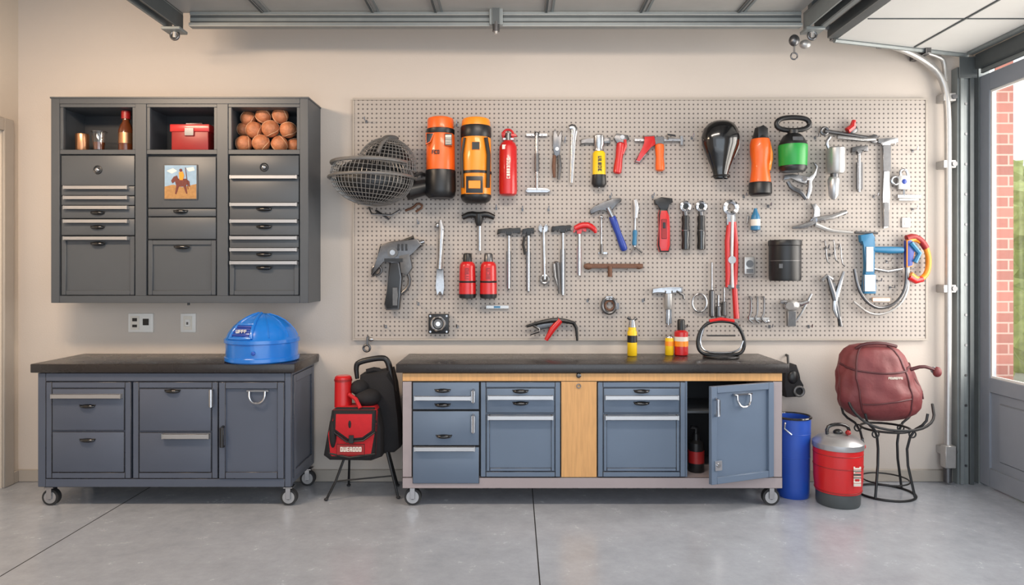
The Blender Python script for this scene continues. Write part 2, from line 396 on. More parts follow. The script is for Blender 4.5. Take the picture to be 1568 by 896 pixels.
def ringpull(m,u,v,yf):
    m.box(u-17,v-10,u+17,v-7,yf-.012,yf,'chrome',.001)
    m.tube([(u-12,v-8,yf-.016),(u-12,v+2,yf-.02),(u-6,v+10,yf-.022),(u+6,v+10,yf-.022),(u+12,v+2,yf-.02),(u+12,v-8,yf-.016)],1.6,'chrome',8,smooth=2)
def vhandle(m,u,v,h,yf,mt='chrome',r=3):
    m.tube([(u,v-h,yf),(u,v-h,yf-.025),(u,v+h,yf-.025),(u,v+h,yf)],r*.8,mt,8); m.box(u-r,v-h,u+r,v+h,yf-.032,yf-.022,mt,.002)

# ------------------------------------------------------------------ wall cabinet
yf=-.294
b=B('wall_mounted_tool_cabinet',yf)
L,R,T,Bt=78,472,150,464
b.box(L,T,L+13,Bt,yf,-.001,'cab'); b.box(R-13,T,R,Bt,yf,-.001,'cab'); b.box(L+13,T,R-13,T+9,yf,-.001,'cab'); b.box(L+13,Bt-11,R-13,Bt,yf,-.001,'cab')
b.box(L-1,T-1.5,R+1,T+1,yf-.006,-.001,'cab',.001)
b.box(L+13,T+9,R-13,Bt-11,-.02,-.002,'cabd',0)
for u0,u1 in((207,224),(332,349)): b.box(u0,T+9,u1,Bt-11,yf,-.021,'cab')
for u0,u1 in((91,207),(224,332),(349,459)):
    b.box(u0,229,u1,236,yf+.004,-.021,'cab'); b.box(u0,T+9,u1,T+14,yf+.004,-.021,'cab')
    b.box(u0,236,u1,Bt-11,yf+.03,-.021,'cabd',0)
    b.box(u0,T+14,u0+5,229,yf+.006,yf+.03,'cab'); b.box(u1-5,T+14,u1,229,yf+.006,yf+.03,'cab')
f=yf+.02
front(b,93,238,205,284,f,'cab'); b.ball(149,260,f-.02,4,4,.014,'steel',12); b.ring(149,260,f-.016,6,.8,'black')
for a,c in [(285,299),(300.5,314),(315.5,334),(335.5,360)]: front(b,93,a,205,c,f,'cab')
for v in(287.5,303,318,339,365): bar(b,100,196,v,f-.012,5.4)
for v in(326,348,373.5): cup(b,149,v,f-.014,11)
shaker(b,93,362,205,452,f,'cab',7,.014)
front(b,226,240,330,318,f,'cab'); front(b,226,320,330,331,f,'cab'); cup(b,276,324,f-.014,11)
front(b,226,333,330,366,f,'cab'); shaker(b,226,368,330,452,f,'cab',7); cup(b,278,378.5,f-.016,12)
front(b,351,238,457,268,f,'cab'); b.ball(404,256,f-.02,4,4,.014,'steel',12); b.ring(404,256,f-.016,6,.8,'black')
for a,c in[(270,310),(311.5,336),(337.5,360),(361.5,379),(380.5,399)]: front(b,351,a,457,c,f,'cab')
shaker(b,351,400.5,457,452,f,'cab',7)
for v in(271.5,313.5,339,364.5,382.5,402.5): bar(b,354,455,v,f-.012,5.4)
for v in(320.5,347.5,390,410.5): cup(b,404,v,f-.014,12)
b.tube([(284,464,-.25),(284,468,-.25)],2,'black',8)
cabinet=b.done()
b=B('framed_picture',f-.016); y=f-.0155
b.box(251.5,252,303,306,y-.006,y,'dsteel',.001); b.poly([(253,253.5),(301.5,253.5),(301.5,304.5),(253,304.5)],y-.008,y-.006,'artsky')
b.poly([(253,286),(266,283),(280,287),(301.5,282),(301.5,304.5),(253,304.5)],y-.009,y-.008,'artsand')
b.poly([(256,262),(266,258),(272,262),(264,266)],y-.0088,y-.008,'cream'); b.poly([(286,258),(297,256),(299,261),(290,263)],y-.0088,y-.008,'cream')
b.poly([(263,277),(267,271),(272,269),(274,274),(286,274),(291,278),(292,286),(290,286),(288,281),(286,284),(288,297),(286,297),(282,286),(275,286),(271,298),(269,297),(271,285),(269,278),(265,281)],y-.0105,y-.009,'artfig')
b.poly([(275,264),(281,263),(283,269),(281,276),(276,276)],y-.0115,y-.0105,'amber'); b.ball(278,261,y-.011,2.2,2.4,.002,'artfig',10)
b.tube([(285,257,y-.011),(289,290,y-.011)],.5,'artfig',5)
b.done()
zsh=H-(229-V0)*((D+yf)/F)+.0005
def jar(name,u,y,prof,mt,**kw):
    b=B(name,y); v0=b.V(zsh); b.lathe(u,y,[(v0-h,r) for h,r in prof],mt,**kw); return b,v0
b,v0=jar('copper_cup',126,-.2,[(0,0),(0,8),(2,9),(25,9.5),(27,9),(25,8),(3,7.5),(3,0)],'copper'); b.done()
b,v0=jar('drinking_glass',152,-.2,[(0,0),(0,8),(30,11),(31,10.5),(3,7.5),(3,0)],'glass'); b.ring(152,v0-30.5,-.2,10.8,.5,'steel',24,axis='z'); b.ring(152,v0-1,-.2,8,.8,'steel',24,axis='z'); b.lathe(152,-.2,[(v0-14,0),(v0-14,8.0),(v0-3.2,7),(v0-3.2,0)],'amberglass'); b.done()
b,v0=jar('glass_bottle',193,-.2,[(0,0),(0,10),(2,10.5),(32,10.5),(40,8),(46,5),(50,5),(50,0)],'amberglass'); b.lathe(193,-.2,[(v0-62,0),(v0-62,6.5),(v0-50,6.5),(v0-50,0)],'dred'); b.lathe(193,-.2,[(v0-28,10.8),(v0-12,10.8)],'copper'); b.done()
b=B('red_toolbox',-.18); v0=b.V(zsh); b.box(270,v0-38,326,v0,-.25,-.1,'dred',.008,2); b.box(268,v0-40,328,v0-28,-.255,-.095,'red',.006,2); b.box(291,v0-34,305,v0-22,-.262,-.25,'chrome',.002)
b.tube([(284,v0-38,-.18),(286,v0-44,-.18),(310,v0-44,-.18),(312,v0-38,-.18)],2,'chrome',8); b.done()
b=B('baseballs',-.2); v0=b.V(zsh)
for u,dv,rr,yy in((372,13,12.8,-.18),(399,13.5,13.3,-.19),(426,13,12.8,-.17),(445,13,12,-.11),(386,35,13,-.16),(413,36,13.2,-.185),(439,35,12.6,-.17),(367,38,11,-.12),(375,54,11.5,-.14),(400,57,12,-.16),(427,57,12.4,-.17)):
    v=v0-dv
    b.ball(u,v,yy,rr,rr,rr*b.k,'ball',20)
    a0=random.uniform(0,6.28); pts=[]
    for q in range(24):
        t=q/24*2*math.pi; d=Vector((math.cos(t),.5*math.sin(2*t)-.3,math.sin(t))).normalized(); d=Matrix.Rotation(a0,3,'Y')@d
        pts.append(Vector((b.X(u),yy,b.Z(v)))+d*rr*b.k)
    b.sweep(pts,.0018,'ballseam',5,closed=True)
b.done()

# ------------------------------------------------------------------ left workbench
yf=-.53
b=B('rolling_workbench',yf); zt=.908
ct=B('x',-.55)
b.wbox(ct.X(46),ct.X(451),-.55,-.004,zt-.056,zt,'top',.005,2)
b.box(59,572,445,744,yf+.031,-.02,'bench',.003)
b.box(58,571.5,70,746,yf,yf+.031,'bench'); b.box(70,571.5,436,584,yf,yf+.03,'bench'); b.box(70,733,436,746,yf-.002,yf+.03,'bench'); b.box(436,571.5,446,746,yf,yf+.031,'bench')
g=yf+.008
shaker(b,71,585,201,732.5,g,'bench',9,.012)
front(b,81,595,191,659,g-.004,'bench',.010); front(b,81,661,191,723,g-.004,'bench',.010); bar(b,83,188,606,g-.013,6.4); cup(b,135,622,g-.013,12); cup(b,135,674,g-.013,12)
shaker(b,204,585,334,732.5,g,'bench',9,.012)
front(b,214,595,324,660,g-.004,'bench',.010); front(b,214,662,324,723,g-.004,'bench',.010); cup(b,265,599,g-.013,12); bar(b,252,322,667,g-.013,7.4)
shaker(b,336,585,435.5,732.5,g,'bench',10,.018); vhandle(b,326,609,13,g-.012); vhandle(b,343,668,15,g-.016,'gblack',3)
ringpull(b,395,607,g-.006)
xs=b.X(445)
for(y0,y1,z0,z1) in((-.45,-.1,.17,.22),(-.45,-.1,.78,.83),(-.49,-.45,.17,.83),(-.1,-.05,.17,.83)): b.wbox(xs+.0005,xs+.009,y0,y1,z0,z1,'bench',.002)
for u,yy in((73,-.49),(440,-.49),(73,-.09),(440,-.09)): caster(b,u,yy)
bench_l=b.done()

# ------------------------------------------------------------------ right workbench
b=B('rolling_workbench',yf)
b.wbox(ct.X(606),ct.X(1209),-.55,-.004,zt-.056,zt,'top',.005,2)
b.box(616,571.5,1198,584,yf,-.02,'wood',.002)
b.box(616,584,631,731,yf,-.02,'taupe',.003); b.box(1183,584,1198,731,yf,-.02,'taupe',.003); b.box(616,731,1198,748,yf-.004,-.02,'taupe',.003)
b.box(631,584,1050,731,yf+.031,-.021,'cabd',0)
b.box(859,584,914,731,yf-.002,yf+.03,'wood',.002)
b.ball(886,575,yf-.005,4,4,.012,'dsteel',10); b.ring(886,591,yf-.006,3,.8,'steel')
g=yf+.006
front(b,632,585,734,627,g,'bench2'); front(b,632,629,734,682,g,'bench2'); front(b,632,684,734,740,g-.003,'bench2')
bar(b,636,721,609,g-.013,6.4); cup(b,678,598,g-.014,12); cup(b,678,620,g-.014,12); cup(b,680,668,g-.014,12); bar(b,636,727,686,g-.016,6.4)
vhandle(b,725,606,9,g-.014); vhandle(b,725,648,13,g-.014)
for(u0,u1) in((736,858),(915,1049)):
    shaker(b,u0,585,u1,730,g,'bench2',8,.014)
    front(b,u0+9,594,u1-9,632,g-.0045,'bench2',.0095); shaker(b,u0+9,634,u1-9,721,g-.0045,'bench2',5,.011)
    bar(b,u0+12,u1-12,608,g-.013,6.4); bar(b,u0+12,u1-12,638.5,g-.015,6.4)
    cup(b,(u0+u1)/2,599,g-.014,12); cup(b,(u0+u1)/2,617.5,g-.014,12)
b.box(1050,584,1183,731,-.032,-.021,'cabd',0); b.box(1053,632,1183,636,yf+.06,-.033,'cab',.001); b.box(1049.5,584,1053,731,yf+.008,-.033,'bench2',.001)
for u,yy in((631,-.49),(1183,-.49),(631,-.09),(1183,-.09)): caster(b,u,yy,13)
bench_r=b.done()
d=B('cabinet_door',yf)
hx=d.X(1182)
W=.475; k=d.k; ul=1182-W/k
shaker(d,ul,585,1182,729,yf,'bench2',10,.02); d.box(ul,585,1182,729,yf+.0002,yf+.006,'bench2',0)
ringpull(d,(ul+1182)/2,608,yf-.008); vhandle(d,ul+7,615,12,yf-.02); d.box(ul+5,694,ul+18,709,yf-.026,yf-.018,'chrome',.002); d.disc(ul+11,701,yf-.026,yf-.034,3,'steel',12)
piv=Vector((hx,yf,0)); xf=Matrix.Translation(piv)@Matrix.Rotation(math.radians(21),4,'Z')@Matrix.Translation(-piv)
d.done(parent=bench_r,xf=xf)
b=B('spray_bottle',-.4); zb=H-(731-V0)*((D+yf)/F)+.001; v0=b.V(zb); b.lathe(1066,-.4,[(v0-58,0),(v0-58,5),(v0-48,5),(v0-44,11),(v0-2,12),(v0,11),(v0,0)],'black'); b.lathe(1066,-.4,[(v0-32,12.3),(v0-14,12.3)],'dred'); b.tube([(1066,v0-58,-.4),(1066,v0-66,-.4),(1058,v0-68,-.4)],3,'black',8)
b.done()

# ------------------------------------------------------------------ blue dome
b=B('blue_dome_lid',-.36); y=-.36; v0=b.V(zt+.001)
dprof=[(v0,0),(v0,52),(v0-2,54.5),(v0-7,54.5),(v0-8,52.5),(v0-28,53),(v0-29,55),(v0-34,55),(v0-36,52.5),(v0-44,49),(v0-53,42),(v0-61,33),(v0-67,22),(v0-71,10),(v0-72,0)]
b.lathe(402,y,dprof,'blue',seg=56)
def dr(v):
    for j in range(8,len(dprof)-1):
        a,c=dprof[j],dprof[j+1]
        if c[0]<=v<=a[0]: return a[1]+(c[1]-a[1])*(a[0]-v)/(a[0]-c[0])
    return 50
def dpt(deg,h,o=0):
    an=math.radians(deg); r=dr(v0-h)+o
    return (402+r*math.cos(an),v0-h,y+r*b.k*math.sin(an))
for dg,rr in((-128,2.8),(-88,2.8)):
    b.tube([dpt(dg,h,.5) for h in(37,42,48,54,60,65,69,71.5)],rr,'blue',10)
b.tube([dpt(a,37,1) for a in(-130,-120,-110,-100,-88)],2.4,'blue',10)
b.tube([dpt(a,57,1.5) for a in(-128,-118,-108,-98,-88)],2.6,'blue',10)
for h in(42,46,50,53.5): b.tube([dpt(a,h,-.2) for a in(-126,-117,-110,-102,-91)],2.1,'hblue',8)
q=dpt(-106,48,2.2); glyphs(b,q[0]-8,q[1]-2.5,q[0]+8,q[1]+2.5,q[2]-.012,'cream',4)
for a in(-60,-25,10): b.tube([dpt(a,h,.1) for h in(38,46,54,61,67,71)],.9,'blue',8)
b.ball(408,v0-16,y-.232,3,3,.006,'dblue',12)
b.done()

# ------------------------------------------------------------------ outlets
for name,u0,u1 in(('power_outlet',197,235),('light_switch',277,300)):
    b=B(name,-.005); b.box(u0,480,u1,509,-.012,-.0005,'white',.003,2)
    if name=='power_outlet':
        b.box(201,484,214,505,-.016,-.012,'cream',.002); b.box(204,487,211,492,-.018,-.016,'black',0); b.box(204,497,211,501,-.018,-.016,'black',0)
        b.box(218,484,231,505,-.016,-.012,'white',.002); b.box(220,488,229,498,-.018,-.016,'black',.001)
    else:
        b.box(282,484,295,505,-.016,-.012,'cream',.002); b.box(285,489,292,500,-.022,-.016,'white',.002); b.box(287,493,290,497,-.023,-.022,'dsteel',0)
    b.done()

# ------------------------------------------------------------------ pegboard
b=B('pegboard',-.03); b.box(543,153.5,1417,518.5,-.03,-.002,'peg',.001)
b.box(540,150.5,1420,153.5,-.034,-.002,'trim',.001); b.box(540,518.5,1420,521.5,-.034,-.002,'trim',.001); b.box(540,153.5,543,518.5,-.034,-.002,'trim',.001); b.box(1417,153.5,1420,518.5,-.034,-.002,'trim',.001)
b.done()

# ------------------------------------------------------------------ fan
b=B('wall_fan',-.22); y=-.25
def cage(cu,cv,cy,ru,rv,ry,mt,nl,nm,lo,hi,tilt,r=.0028):
    c=Vector((b.X(cu),cy,b.Z(cv))); Rm=Matrix.Rotation(tilt,3,'Y')
    def pt(ph,th):
        return c+Rm@Vector((ru*b.k*math.cos(ph)*math.cos(th),ry*math.cos(ph)*math.sin(th),rv*b.k*math.sin(ph)))
    for i in range(nl):
        ph=lo+(hi-lo)*i/(nl-1)
        if abs(math.cos(ph))<.08: continue
        b.sweep([pt(ph,2*math.pi*j/36) for j in range(36)],r,mt,5,closed=True)
    for j in range(nm):
        th=2*math.pi*j/nm
        b.sweep([pt(lo+(hi-lo)*i/12,th) for i in range(13)],r,mt,5)
cage(571,272,y,63,44,.18,'cage',12,56,-1.35,.5,.10,.0028)
b.ball(571,276,y,55,35,.15,'black',28)
b.ring(569,252,y,58,2.8,'cage',40,axis='z'); b.ring(571,274,y,64,2.2,'cage',40,axis='z')
cage(592,258,y+.03,46,47,.15,'cage',12,44,.0,1.45,.12,.0028)
b.ball(592,258,y+.03,39,39,.125,'black',28); b.ball(598,212,y+.03,13,5,.05,'gunm')
b.tube([(585,240,y-.13),(590,224,y-.08),(597,213,y)],[2.5,2.5,3],'cage',8)
b.tube([(622,292,y+.07),(650,284,y+.12)],[14,12],'black',18); b.tube([(645,286,y+.11),(640,286,-.05),(640,286,-.031)],[7,7,10],'black',14)
b.tube([(628,270,-.2),(640,262,-.1),(645,262,-.031)],3,'gunm',8)
b.done()
b=B('wire_hook_bracket'); b.tube([(565,318,-.032),(565,318,-.07),(570,328,-.09),(600,330,-.09),(612,322,-.07),(612,322,-.032)],1.6,'steel',6); b.tube([(575,322,-.07),(596,336,-.07)],1.8,'dsteel',6); b.tube([(620,322,-.045),(632,318,-.06),(640,310,-.06),(648,316,-.055),(636,324,-.055)],2,'rust',6,smooth=1); b.done()

# ------------------------------------------------------------------ orange canisters
b=B('orange_canister',-.13); y=-.145; u=675
b.lathe(u,y,[(181,0),(181,14),(183,19),(186,20),(200,20)],'orange'); b.lathe(u,y,[(199,20.2),(200,21.5),(206,21.5),(208,20.5)],'black')
b.lathe(u,y,[(206,20.5),(210,21.5),(260,22),(263,21.5)],'orange'); b.lathe(u,y,[(262,22.5),(264,23),(292,23.5),(300,22),(304,18),(304,0)],'black')
b.box(683,209,695,228,y-.099,y-.07,'black',.003); glyphs(b,684.5,211,693.5,226,y-.099,'cream',3,True)
b.poly([(655,208),(668,208),(662,222),(655,226)],y-.095,y-.075,'black',1)
glyphs(b,664,234,676,240,y-.101,'black',3)
b.tube([(675,192,-.05),(675,192,-.031)],8,'dsteel',10); b.tube([(675,280,-.05),(675,280,-.031)],8,'dsteel',10)
b.done()
b=B('orange_canister',-.13); u=729
b.lathe(u,y,[(182,0),(182,14),(184,20),(187,21.5),(196,22)],'amber'); b.lathe(u,y,[(195,22.4),(197,23.4),(210,23.4),(214,22)],'black')
b.lathe(u,y,[(212,22.2),(216,23),(296,23),(300,22.5)],'amber'); b.lathe(u,y,[(264,23.5),(264,24),(268,24),(268,23.5)],'black'); b.lathe(u,y,[(299,23),(302,23.5),(308,21),(311,16),(311,0)],'black')
b.box(714,272,742,300,y-.108,y-.08,'black',.006,2); b.box(719,280,737,292,y-.111,y-.1,'amber',.003); b.box(724,222,736,234,y-.108,y-.1,'black',.002)
b.tube([(745,215,y-.09),(749,240,y-.075),(748,290,y-.08)],3,'black',8); b.tube([(713,215,y-.09),(709,240,y-.075),(710,290,y-.08)],2,'black',8)
b.tube([(729,192,-.05),(729,192,-.031)],8,'dsteel',10); b.tube([(729,290,-.05),(729,290,-.031)],8,'dsteel',10); b.done()
b=B('fire_extinguisher',-.09); y=-.1
b.lathe(778,y,[(216,0),(216,6),(220,11),(226,13.5),(292,14),(298,13),(300,10),(300,0)],'red'); b.lathe(778,y,[(205,0),(205,5),(217,6),(217,0)],'dsteel')
b.ring(778,207,y,8,1.8,'red',20,Rv=8); b.poly([(768,203),(790,206),(792,210),(768,209)],y-.012,y+.012,'red',1); b.box(770,212,787,216,y-.02,y+.02,'chrome',.002)
glyphs(b,776,244,781,276,y-.064,'cream',8,True); b.box(769,224,775,231,y-.058,y-.04,'cream',.001)
b.tube([(778,240,-.05),(778,240,-.031)],6,'dsteel',8); b.tube([(778,285,-.05),(778,285,-.031)],6,'dsteel',8); b.done()

# ------------------------------------------------------------------ tool helpers
def shaft(b,u0,v0,u1,v1,r,mt='steel',y=-.055,seg=10): b.tube([(u0,v0,y),(u1,v1,y)],r,mt,seg)
def grip(b,u0,v0,u1,v1,r,mt,y=None,seg=14):
    if y is None: y=min(-.055,-.032-r*b.k)
    P0=Vector((u0,v0)); P1=Vector((u1,v1)); pr=[(0,.6),(.04,.95),(.2,1),(.5,.85),(.8,1),(.96,.95),(1,.6)]
    b.tube([(P0.x+(P1.x-P0.x)*t,P0.y+(P1.y-P0.y)*t,y) for t,_ in pr],[r*q for _,q in pr],mt,seg)
def wrench(name,u0,v0,u1,v1,w=3,hr=7,mt='steel',head='open'):
    b=B(name); shaft(b,u0,v0,u1,v1,w,mt); d=Vector((u1-u0,v1-v0)).normalized()
    b.ring(u1,v1,-.055,hr*.75,hr*.3,mt,20)
    c=Vector((u0,v0)); a=math.atan2(d.y,d.x)+math.pi
    pts=[]
    for t in[0.45,.8,1.3,1.9,2.5,3.14,-2.5,-1.9,-1.3,-.8,-.45]:
        pts.append((c.x+hr*math.cos(a+t),c.y+hr*math.sin(a+t)))
    pts+=[(c.x+hr*.4*math.cos(a-.8),c.y+hr*.4*math.sin(a-.8)),(c.x-hr*.3*math.cos(a),c.y-hr*.3*math.sin(a)),(c.x+hr*.4*math.cos(a+.8),c.y+hr*.4*math.sin(a+.8))]
    b.poly(pts,-.062,-.046,mt,.6); b.peg(u0,v0+2,-.07); return b
def hammer(name,u,vt,vb,uL,uR,hm='steel',sm='steel',gm=None,gv=None,r=2.6,hh=6):
    b=B(name)
    b.poly([(uL,vt+hh*.2),(uL+(uR-uL)*.25,vt),(u,vt-1),(uR-5,vt),(uR-4,vt-1.5),(uR,vt-1.5),(uR,vt+hh+1.5),(uR-4,vt+hh+1.5),(uR-5,vt+hh),(u+4,vt+hh),(u+3,vt+hh+5),(u-3,vt+hh+5),(u-4,vt+hh),(uL+6,vt+hh*.9),(uL-1,vt+hh*1.6)],-.068,-.042,hm,1)
    e=gv or vb; shaft(b,u,vt+3,u,e+2,r,sm)
    if gv: grip(b,u,gv,u,vb,r*2,gm or 'black')
    b.peg(u-5,vt+hh+1); b.peg(u+5,vt+hh+1); return b

# row 1
b=B('t_square'); shaft(b,822,203,822,290,2.6); b.box(806,204,838,208,-.06,-.045,'steel',.001); b.poly([(804,292),(808,287),(838,288),(844,292),(838,295),(808,295)],-.065,-.045,'steel',.8); b.ball(822,205,-.055,5,4,.012,'dsteel'); b.tube([(822,235),(822,262)],3.6,'dsteel',10); b.peg(814,209); b.peg(830,209); b.done()
b=B('adjustable_pliers'); b.poly([(847,203),(850,197),(853,203),(854,215),(857,203),(860,199),(861,212),(858,226),(857,240),(849,240),(847,225),(846,212)],-.065,-.045,'dsteel',.8); b.tube([(849,238),(848,255),(849,272)],[2.6,3,2],'rust',8); b.tube([(856,238),(857,255),(855,275)],[2.6,3.4,2],'dsteel',8); b.disc(853,228,-.065,-.072,3,'steel',12); b.peg(853,244); b.done()
b=B('pry_bar'); b.tube([(872,196),(877,194),(880,198),(878,212),(877,240),(875,280)],[4,5,5,3.6,3,2],'steel',10,smooth=1,sq=.6); b.peg(877,204,-.07); b.done()
b=hammer('claw_hammer',917,212,286,890,935,'dsteel','steel'); b.lathe(917,-.075,[(206,0),(206,5),(208,8),(222,8),(226,6),(232,7)],'steel',16,.7); b.lathe(917,-.078,[(232,7),(235,9.5),(268,10)],'yellow',18,.8); b.lathe(917,-.078,[(268,10.5),(282,11.5),(287,8),(287,0)],'black',18,.8); glyphs(b,914.5,240,920,264,-.115,'black',5,True); b.done()
b=B('locking_pliers'); b.poly([(944,204),(962,207),(964,213),(955,216),(953,222),(945,219),(940,211)],-.068,-.044,'dsteel',1); grip(b,951,218,945,266,6.5,'red'); b.tube([(957,214),(958,224),(953,236)],2.4,'red',8); b.disc(953,210,-.068,-.074,3.4,'chrome',12); b.peg(950,222); b.done()
b=B('bar_clamp'); b.box(972,212,1047,216,-.062,-.048,'steel',.001); b.poly([(985,208),(1003,207),(1006,222),(996,224),(990,236),(980,249),(972,247),(981,232),(988,219)],-.07,-.042,'red',1.5); grip(b,1010,220,1011,262,7,'orange'); b.box(1003,209,1017,221,-.07,-.042,'dsteel',.002); b.box(1042,208,1046,222,-.066,-.045,'steel',.001); b.tube([(1022,214),(1022,206),(1034,208)],1.6,'dsteel',6); b.peg(980,218); b.peg(1030,218); b.done()
b=B('black_funnel_helmet',-.14); y=-.145
b.lathe(1103,y,[(185,0,1104),(186,12,1104),(190,20,1104),(198,26,1103),(210,29,1103),(222,28,1103),(238,22,1103),(254,15.5,1103),(266,11.5,1103),(273,11.5,1104),(275,9,1104),(275,0,1104)],'gblack',36,.72)
b.ring(1104,270,y,12,1.5,'black',24,axis='z'); b.tube([(1128,205,y),(1132,222,y+.01),(1124,240,y+.02)],2.4,'gblack',8,smooth=1); b.tube([(1103,210,-.06),(1103,210,-.031)],8,'dsteel'); b.done()
b=B('cordless_flashlight',-.1); y=-.115
b.lathe(1163,y,[(195,0),(195,4),(197,8),(206,10),(212,12),(216,13)],'black',24); b.lathe(1163,y,[(214,13.5),(222,15.5),(236,15),(250,13),(262,13.5),(280,15.5)],'orange',24); b.lathe(1163,y,[(280,16),(282,17),(297,17),(300,14),(300,0)],'black',24)
b.poly([(1156,198),(1164,194),(1171,199),(1171,214),(1156,214)],y-.05,y-.03,'black',1); b.tube([(1163,240,-.06),(1163,240,-.031)],6,'dsteel',8); b.tube([(1174,222,y-.03),(1179,240,y-.02),(1174,262,y-.03)],2.6,'amber',8,smooth=1); b.done()
b=B('camping_lantern',-.13); y=-.14
b.lathe(1213,y,[(206,0),(206,10),(209,14),(214,17),(222,21),(224,21)],'black',28); b.lathe(1213,y,[(223,21),(226,21.5),(254,20.5),(256,19.5)],'green',28); b.lathe(1213,y,[(255,20),(258,20.5),(263,18),(264,0)],'black',28)
b.tube([(1191,198,y),(1187,189,y),(1194,182,y),(1213,180,y),(1234,182,y),(1240,190,y),(1234,198,y),(1213,201,y)],3.8,'black',10,closed=True,smooth=2)
b.tube([(1213,200,y),(1213,208,y)],8,'black',14); b.box(1205,213,1221,219,y-.088,y-.07,'dsteel',.001); b.tube([(1213,235,-.05),(1213,235,-.031)],8,'dsteel',8)
b.done()
b=B('slip_joint_pliers'); b.poly([(1246,248),(1252,256),(1248,266),(1240,272),(1228,268),(1214,266),(1202,268),(1200,276),(1212,272),(1224,278),(1234,282),(1244,278),(1250,268),(1254,254)],-.066,-.044,'steel',.8)
b.tube([(1206,278),(1212,288),(1226,294),(1234,305)],[3,4,4,3],'dsteel',8,smooth=1); b.tube([(1240,276),(1240,290),(1236,304)],[3,4,2.4],'steel',8,smooth=1); b.disc(1232,274,-.066,-.073,4,'chrome',12); b.peg(1222,268); b.done()
b=B('grease_gun',-.08); b.lathe(1279,-.095,[(226,0),(226,11),(228,13),(262,13),(266,11),(267,0)],'galv',20); b.lathe(1275,-.095,[(272,0),(272,7),(276,9),(300,7),(306,3),(306,0)],'alu',16); b.tube([(1268,228,-.09),(1264,218,-.09),(1270,210,-.09)],2.4,'steel',8,smooth=1); b.lathe(1276,-.095,[(264,6),(275,6)],'dsteel',12); b.tube([(1279,245,-.05),(1279,245,-.031)],6,'dsteel',8); b.done()
b=wrench('pipe_wrench',1340,212,1264,200,3,7,'dsteel'); b.tube([(1282,210),(1320,214),(1340,213)],3,'steel',8); b.tube([(1298,200,-.066),(1306,194,-.066),(1308,184,-.066)],[5,5,3],'red',8); b.ball(1306,198,-.06,9,7,.014,'dsteel'); b.done()
b=hammer('ball_peen_hammer',1317,224,292,1306,1330,'dsteel','steel'); b.box(1313,248,1322,290,-.062,-.046,'dsteel',.002); b.done()
b=B('steel_square'); b.poly([(1346,212),(1376,210),(1377,218),(1364,219),(1363,262),(1364,300),(1362,348),(1354,350),(1353,300),(1355,262),(1353,219),(1346,219)],-.06,-.046,'steel',.8); b.box(1353,222,1365,262,-.066,-.0605,'dsteel',.002); b.box(1354,310,1362,347,-.066,-.0605,'dsteel',.002); b.peg(1349,221); b.peg(1370,221); b.done()
b=B('padlock'); b.box(1376,268,1394,290,-.07,-.04,'galv',.004,2); b.tube([(1379,269),(1378,262),(1382,259),(1388,261),(1390,269)],1.8,'chrome',8,smooth=1); b.ring(1372,276,-.06,6,2,'steel',18); b.box(1376,298,1412,303,-.06,-.05,'steel',.001); b.box(1378,304,1408,307,-.06,-.05,'steel',.001); b.tube([(1386,290,-.055),(1386,300,-.055)],1.5,'steel',6); b.ball(1385,278,-.07,4,4,.006,'hblue',10); b.peg(1385,262); b.done()

# row 2
b=B('nail_gun',-.08); y=-.085
b.poly([(583,376),(600,370),(640,366),(648,376),(632,386),(624,398),(614,402),(600,404),(588,398),(572,424),(569,420),(578,398)],y-.03,y+.03,'dsteel',2)
b.poly([(597,402),(612,401),(616,425),(612,474),(592,475),(589,466),(597,430)],y-.022,y+.022,'black',2)
b.tube([(617,410,y),(628,424,y),(626,440,y),(612,452,y)],2.6,'dsteel',8,smooth=1); b.poly([(612,392),(628,388),(632,410),(624,422),(615,418)],y-.031,y+.02,'gunm',1)
b.disc(603,387,y-.03,y-.045,8,'gunm',18); b.disc(603,387,y-.045,y-.05,4,'steel',14); b.tube([(630,376,y),(650,370,y)],[5,3],'steel',10); b.tube([(612,372,y),(634,364,y-.01)],3,'black',8); b.ring(577,414,y,7,1.8,'dsteel',16); b.box(602,440,610,468,y-.028,y-.022,'gunm',.002)
for q in(0,1,2): b.box(610+q*6,374,613+q*6,384,y-.036,y-.03,'black',.001)
b.box(590,396,618,401,y-.036,y-.03,'black',.001)
b.peg(596,402,-.06); b.tube([(605,390,-.06),(605,390,-.031)],6,'dsteel',8); b.done()
b=B('large_screwdriver'); b.tube([(674,337,-.055),(676,350,-.055),(675,368,-.055)],[3,4.5,4],'alu',10); b.tube([(675,366),(674,395),(673,412)],[4.5,3.4,4.6],'steel',10); b.poly([(668,410),(679,410),(680,440),(678,455),(675,446),(672,446),(669,455),(667,440)],-.062,-.048,'steel',.6); b.ball(669,345,-.055,3,4,.01,'steel',10); b.peg(680,352); b.done()
b=B('t_handle_wrench'); b.tube([(708,333),(720,328),(733,330),(745,328),(757,333)],[4,5,5,5,4],'black',12,smooth=1); b.lathe(733,-.066,[(328,7),(340,6),(346,3.5)],'black',14); shaft(b,734,342,734,384,3); b.peg(724,336); b.peg(742,336); b.done()
for u in(716,748):
    b=B('red_bottle',-.08); y=-.096
    b.lathe(u,y,[(388,0),(388,5),(390,6.5),(402,7)],'dsteel' if u>730 else 'black',18); b.lathe(u,y,[(401,8),(404,11),(408,12),(430,12.5)],'red',20); b.lathe(u,y,[(430,12.5),(431,13),(433,12.5)],'black',20); b.lathe(u,y,[(433,12.8),(450,13)],'red',20); b.lathe(u,y,[(450,13.3),(456,12.5),(457,10),(457,0)],'black',20); glyphs(b,u-3,410,u+3,428,y-.057,'dred',3,True)
    b.tube([(u,420,-.05),(u,420,-.031)],5,'dsteel',8); b.done()
